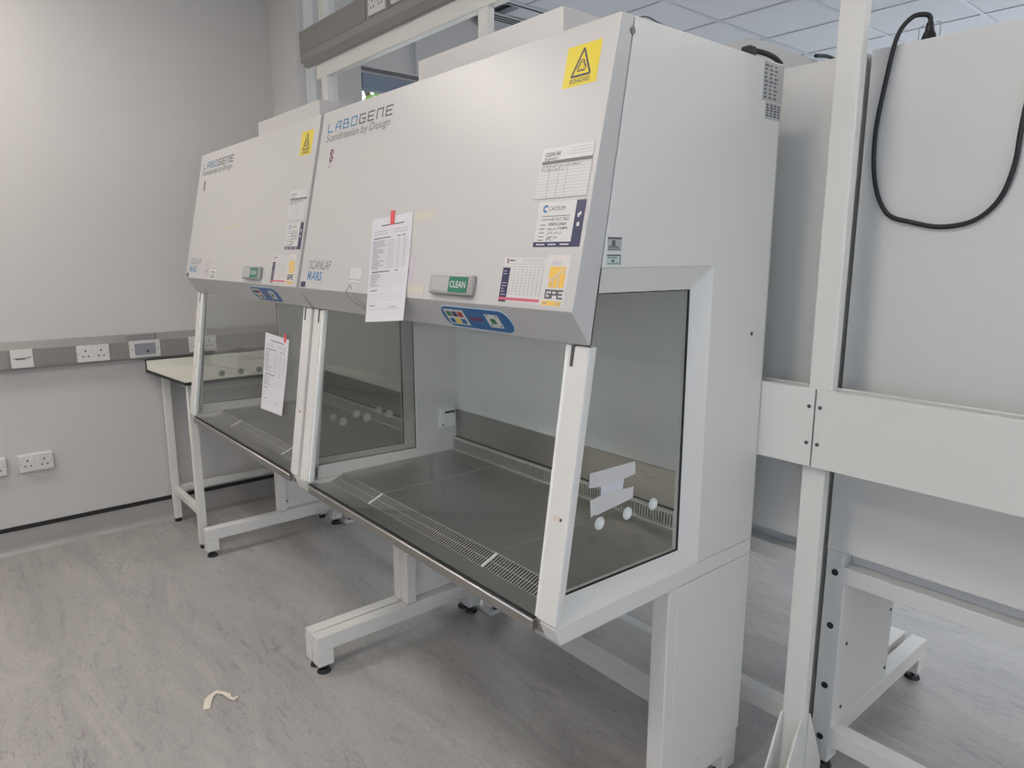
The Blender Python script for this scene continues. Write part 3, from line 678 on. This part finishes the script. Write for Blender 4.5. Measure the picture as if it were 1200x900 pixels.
        MB().tube(pts, .0013, 6).build('wire_clip', M['alu'], root)
    else:
        F = on_face(-.903, .573); st = sticker(root, F, .055, .052, 'stick', name='asset_sticker')
        k = MB(); [k.fbox(F, a, b, c, d, .0006, .001) for a, b, c, d in ((.006, .034, .006, .011), (.006, .012, .006, .022), (.030, .036, .006, .022), (.008, .04, .028, .033), (.012, .045, .046, .049))]; k.build('print', M['ink'], st)
        F = on_face(-.993, .560); st = sticker(root, F, .045, .070, 'lilac', name='lilac_sticker'); MB().fbox(F, .006, .040, .016, .024, .0006, .001).build('print', M['grey'], st)
        for xx, ss, ww in ((-.88, .362, .27),): sticker(root, on_face(xx, ss), ww, .018, 'tape', name='tape_patch')
    for xx in (-.030, -W+.030): MB().fbox(on_glass(xx-.012, .37), 0, .020, 0, .012, .001, .0016).build('paint_mark', M['smudge'], root)
    screws([(on_glass(-.020, .37)(0, .006, .001), gn, .0035, .0012)], root)
    return root

LXO = -1.3027
cabR = make_cabinet(True); cabR.location = (0, 0, Z0)
tag(cabR, 'nearest white biological safety cabinet, its right flank and worktop facing the camera', 'cabinet', 'white safety cabinets')
cabL = make_cabinet(False); cabL.location = (LXO, 0, Z0)
tag(cabL, 'white safety cabinet on the left, farther one beside the bench', 'cabinet', 'white safety cabinets')
BY = .20
for X, lab in ((.121, 'white cabinet seen from behind, right of the post under the hanging black cord'), (.105-W, 'white cabinet seen from behind, in the gap left of the tall cream post')):
    c = make_cabinet(False, True); c.location = (X, BY, .690); c.rotation_euler = (0, 0, PI); c.scale = (1, 1, (1.996-.69)/(1.954-.735))
    tag(c, lab, 'cabinet', 'white safety cabinets')

# ------------------------------------------------------------ stands
def make_stand(ztop, lab, loc, rz, outer_right=True, rails=True, capped=False):
    """local: x -W..0, y 0 at back, front negative; top rail up to ztop"""
    root = thing('cabinet_stand', lab, 'stand', loc, rz, 'white cabinet stands')
    z1 = ztop-.043
    for s_ in (0, 1):
        X = (lambda d: -d) if s_ == 0 else (lambda d: -W+d)
        def bx(d0, d1, y0, y1, z0, z1_, nm, bev=.003, m='white'):
            a, b = sorted((X(d0), X(d1))); return MB().box(a, b, y0, y1, z0, z1_).build(nm, M[m], root, bevel=bev)
        a, b = sorted((X(0), X(.048)))
        MB().prism_x(a, b, [(-.744, ztop), (-.726, z1), (0, z1), (0, ztop-.001), (-.02, ztop-.001)]).build('top_rail', M['white'], root, bevel=.002)
        bx(0, .05, -.358, -.318, .150, z1, 'front_upright'); bx(0, .056 if capped else .05, -.045, .0, .090 if capped else .150, z1, 'rear_upright')
        pl = bx(.046, .0505, -.385, -.0455, .148, z1, 'side_plate', bev=.001) if capped else bx(.004, .010, -.320, -.043, .150, z1, 'side_plate', bev=.001)
        zs = [.19+i*(z1-.24)/2 for i in range(3)]
        screws([((X(.0505 if capped else .010), y, z), ((-1 if s_ == 0 else 1), 0, 0), .005, .003) for y in ((-.366, -.062) if capped else (-.300, -.066)) for z in zs], pl)
        if s_ == 0 and outer_right: bx(-.0005, .004, -.322, -.041, .152, z1-.001, 'cover_plate', bev=.001)
        ft = MB(); a, b = sorted((X(.002), X(.052)))
        ft.box(a, b, -.735, -.003, .090, .148).box(a, b, -.735, -.675, .032, .090).box(a, b, -.063, -.003, .032, .090)
        ft.build('foot_tube', M['white'], root, bevel=.003)
        for y in (-.705, -.033):
            f = MB().cyl((X(.027), y, 0), (0, 0, 1), .026, .014, 20, .020).cyl((X(.027), y, .014), (0, 0, 1), .007, .02, 10).build('levelling_foot', M['black'], root)
    if rails:
        MB().box(-W+.05, -.05, -.045, .0, .092, .150).build('lower_rail', M['white'], root, bevel=.003)
        MB().box(-W+.05, -.05, -.045, .0, z1-.048, z1).build('upper_rail', M['white'], root, bevel=.003)
        MB().box(-W+.05, -.05, -.085, -.048, z1-.04, ztop-.004).build('gap_blocker', M['gap_grey'], root)  # added to block the bright slit and leave a dark strip there
    if capped:
        for x in (-W+.027, -.027):
            for z in (.625, .463, .275, .109): MB().cyl((x, -.001, z), (0, 1, 0), .0095, .003, 16).build('hole_cap', M['black'], root)
    return root
make_stand(Z0, 'white steel stand under the nearest cabinet, broad panel leg at its right', (0, 0, 0), 0)
make_stand(Z0, 'white steel stand under the left cabinet beside the bench', (LXO+.020, 0, 0), 0)
make_stand(.690, 'white stand with black hole caps and inner plate, right of the cream post', (.121, BY, 0), PI, outer_right=False, capped=True)
make_stand(.690, 'white stand of the rear cabinet, its low rail seen left of the cream post', (.105-W, BY, 0), PI, outer_right=False, capped=True)

# ============================================================ papers, cords, small things
def sheet(name, lab, pts4, out, tape_uv, curl, cat='paper', tapes=None):
    a, b, c, d = [Vector(p) for p in pts4]          # tl, tr, br, bl
    n = 10; vs = []; fs = []; o = Vector(out)
    P = lambda u, v: (a*(1-u)+b*u)*(1-v)+(d*(1-u)+c*u)*v+o*(.002+curl*v*v+.0015*math.sin(u*5+1))
    for th in (0, .0004):
        for j in range(n+1):
            for i in range(5): vs.append(P(i/4, j/n)-o*th)
    k = (n+1)*5
    for j in range(n):
        for i in range(4):
            q = j*5+i; fs += [(q, q+1, q+6, q+5), (k+q, k+q+5, k+q+6, k+q+1)]
    for j in range(n): fs += [(j*5, (j+1)*5, k+(j+1)*5, k+j*5), (j*5+4, k+j*5+4, k+(j+1)*5+4, (j+1)*5+4)]
    for i in range(4): fs += [(i, k+i, k+i+1, i+1), (n*5+i, n*5+i+1, k+n*5+i+1, k+n*5+i)]
    org = a; t = thing(name, lab, cat, a)
    MB().add(vs, fs).build('sheet', M['paper'], t, org)
    def strip(mb, u0, u1, v0, v1, h=.0006):
        m_ = 3; q = []
        for i in range(m_+1): q += [P(u0+(u1-u0)*i/m_, v0)+o*h, P(u0+(u1-u0)*i/m_, v1)+o*h]
        mb.add(q, [(2*i, 2*i+2, 2*i+3, 2*i+1) for i in range(m_)])
    k = MB(); g = MB()
    strip(k, .26, .80, .075, .085)
    for v in (.13, .155): strip(g, .08, .42, v, v+.006); strip(g, .55, .9, v, v+.006)
    strip(k, .08, .5, .195, .204); strip(k, .66, .74, .195, .204); strip(k, .78, .86, .195, .204)
    for i in range(13):
        v = .225+i*.0215; strip(g, .06, .16+random.random()*.25, v, v+.009); strip(g, .45, .60, v+.002, v+.006); strip(g, .06, .95, v+.013, v+.0145)
        strip(g, .68, .74, v, v+.006); strip(g, .83, .89, v, v+.006)
    strip(k, .08, .52, .520, .530); strip(k, .66, .74, .52, .529)
    for i in range(6): v = .548+i*.021; strip(g, .06, .18+random.random()*.2, v, v+.008); strip(g, .06, .95, v+.013, v+.0145)
    strip(k, .08, .26, .70, .708)
    for v in (.74, .77, .80): strip(g, .08, .92, v, v+.0016)
    strip(k, .10, .24, .845, .852); strip(g, .10, .90, .88, .883); q = .6
    strip(k, .6, .8, .862, .866)
    k.build('heading_print', M['ink'], t, org); g.build('body_print', M['grey'], t, org)
    mb = MB(); u0, v0, u1, v1 = tape_uv
    q = [P(u0, v0), P(u1, v0), P(u1, v1), P(u0+.01, v1)]
    mb.add([x+o*.0012 for x in q]+[x+o*.0004 for x in q], [(0, 1, 2, 3), (7, 6, 5, 4), (0, 4, 5, 1), (1, 5, 6, 2), (2, 6, 7, 3), (3, 7, 4, 0)]).build('red_tape', M['red'], t, org)
    return t
zo = Vector((0, 0, Z0))
Ff = lambda x, s: on_face(x, s)(0, 0, 0)+zo
sheet('checklist_sheet', 'white checklist sheet taped with red tape to the front of the nearest cabinet', [Ff(-.839, .367), Ff(-.632, .352), Ff(-.594, .636), Ff(-.786, .655)], fn, (.46, -.05, .56, .085), .004)
Fg = lambda x, s: on_glass(x, s)(0, 0, -.006)+zo
sheet('checklist_sheet', 'white checklist sheet taped with red tape to the glass of the left cabinet', [Fg(-1.700, .118), Fg(-1.476, .128), Fg(-1.480, .408), Fg(-1.682, .412)], gn, (.78, -.06, .88, .05), .004)

# white tape patch on the side glass of the near cabinet
H_ = [(-.649, 1.054), (-.506, 1.053), (-.504, 1.024), (-.541, 1.020), (-.545, .997), (-.508, .995), (-.510, .969), (-.628, .957), (-.632, .961), (-.644, .956), (-.647, .994), (-.614, .999), (-.614, 1.019), (-.651, 1.023)]
def shiftH(p, d=.030):                      # the same patch carried back to the glass plane along the view lines
    c = Vector((.9511, -1.6593, 1.503)); v = Vector((0, p[0], p[1]))-c; k = 1+d/c.x*1.0
    q = c+v*k; return (q.y, q.z)
Hh = [shiftH(p) for p in H_]
def hb(ids): return [Hh[i] for i in ids]
t = thing('tape_patch', 'white H-shaped patch of paper tape on the right side glass', 'tape', (-.029, Hh[0][0], Hh[0][1])); org = (-.029, Hh[0][0], Hh[0][1])
MB().prism_x(-.0295, -.0285, hb([0, 1, 2, 3, 12, 13])).build('upper_strip', M['stick'], t, org)
MB().prism_x(-.0295, -.0285, hb([11, 4, 5, 6, 7, 8, 9, 10])).build('lower_strip', M['stick'], t, org)
MB().prism_x(-.0297, -.0290, hb([12, 3, 4, 11])).build('middle_patch', M['paper'], t, org)

# black cords
def smooth_path(P, n=8):
    P = [Vector(p) for p in P]; out = []
    for i in range(len(P)-1):
        p0, p1, p2, p3 = P[max(i-1, 0)], P[i], P[i+1], P[min(i+2, len(P)-1)]
        for k in range(n):
            t = k/n; out.append(.5*((2*p1)+(p2-p0)*t+(2*p0-5*p1+4*p2-p3)*t*t+(3*p1-p0-3*p2+p3)*t**3))
    return out+[P[-1]]
YC = BY-.008; kk = 1.019
cp = [(.238, .225, 2.030), (.237, .225, 2.048), (.228, .215, 2.055), (.205, .20, 2.050), (.181, .19, 2.012), (.164, YC, 1.921), (.150, YC, 1.79), (.160, YC, 1.678), (.195, YC, 1.602), (.254, YC, 1.578), (.322, YC, 1.565), (.388, YC, 1.578), (.432, YC, 1.622), (.452, YC, 1.692), (.456, YC, 1.77), (.462, YC, 1.84), (.475, YC, 1.91), (.50, YC+.002, 1.975), (.52, .205, 2.006), (.54, .26, 2.003), (.56, .40, 2.002)]
t = thing('power_cord', 'long black power cord looping down the back of the right rear cabinet', 'cord', (.238, .225, 1.996)); org = (.238, .225, 1.996)
MB().tube(smooth_path(cp), .0056, 8).build('cable', M['black'], t, org, smooth=True)
MB().cyl((.238, .225, 1.9965), (0, 0, 1), .018, .020, 12, .012).cyl((.238, .225, 2.016), (0, 0, 1), .011, .022, 10, .008).build('plug', M['black'], t, org, bevel=.002)
MB().tube([(.215, .225, 1.9965), (.215, .225, 2.03), (.225, .225, 2.034)], .0012, 6).tube([(.261, .225, 1.9965), (.261, .225, 2.034), (.250, .225, 2.036)], .0012, 6).build('retaining_clip', M['alu'], t, org)
t = thing('power_cord', 'short black cord and plug lying on top of the nearest cabinet', 'cord', (-.03, -.09, 1.9545)); org = (-.03, -.09, 1.9545)
MB().tube(smooth_path([(-.03, -.105, 1.972), (-.025, -.085, 1.975), (-.015, -.05, 1.972), (-.010, -.02, 1.966), (-.012, .01, 1.958)]), .0062, 8).build('cable', M['black'], t, org, smooth=True)
MB().box(-.045, -.018, -.118, -.088, 1.9545, 1.983).build('plug', M['black'], t, org, bevel=.005)
tag(MB().tube(smooth_path([(-.02, -.53, 1.957), (-.022, -.49, 1.968), (-.02, -.46, 1.964), (-.03, -.42, 1.966), (-.03, -.36, 1.958)]), .0016, 6).build('thin_wire', M['screw'], smooth=True), 'thin dark wire on the front top edge of the nearest cabinet', 'wire')
tag(MB().tube(smooth_path([(-.235, .60, 2.122), (-.225, .66, 2.128), (-.22, .72, 2.122)]), .006, 6).build('black_cable', M['black'], smooth=True), 'short black cable on the filter box of the left rear cabinet', 'cable')
tag(MB().tube(smooth_path([(-1.15, -.40, 1.96), (-1.12, -.37, 1.975), (-1.09, -.38, 1.965), (-1.05, -.36, 1.975), (-1.0, -.38, 1.96)]), .006, 6).build('coiled_cable', M['black'], smooth=True), 'small black cable coil on top of the nearest cabinet at its left end', 'cable')

# scrap of torn tape on the floor
P = [(-1.300, -1.104), (-1.337, -1.086), (-1.360, -1.070), (-1.366, -1.050), (-1.345, -1.034), (-1.322, -1.024), (-1.304, -1.026), (-1.290, -1.018), (-1.294, -1.004)]
wd = [.022, .024, .018, .013, .014, .014, .011, .010, .008]; vs = []; n = len(P)
for i, (x, y) in enumerate(P):
    d = (Vector(P[min(i+1, n-1)])-Vector(P[max(i-1, 0)])).normalized(); q = Vector((-d.y, d.x))*wd[i]/2; z = .001+.006*abs(math.sin(i*1.3))
    vs += [(x-q.x, y-q.y, z), (x+q.x, y+q.y, z+.003*(i % 2)), (x-q.x, y-q.y, z+.001), (x+q.x, y+q.y, z+.001+.003*(i % 2))]
fs = []
for i in range(n-1):
    a, b = 4*i, 4*(i+1); fs += [(a, a+1, b+1, b), (a+2, b+2, b+3, a+3), (a, b, b+2, a+2), (a+1, a+3, b+3, b+1)]
fs += [(0, 2, 3, 1), (4*n-4, 4*n-3, 4*n-1, 4*n-2)]
tag(MB().add(vs, fs).build('tape_scrap', M['scrap']), 'small curled scrap of beige tape lying on the grey floor', 'scrap')
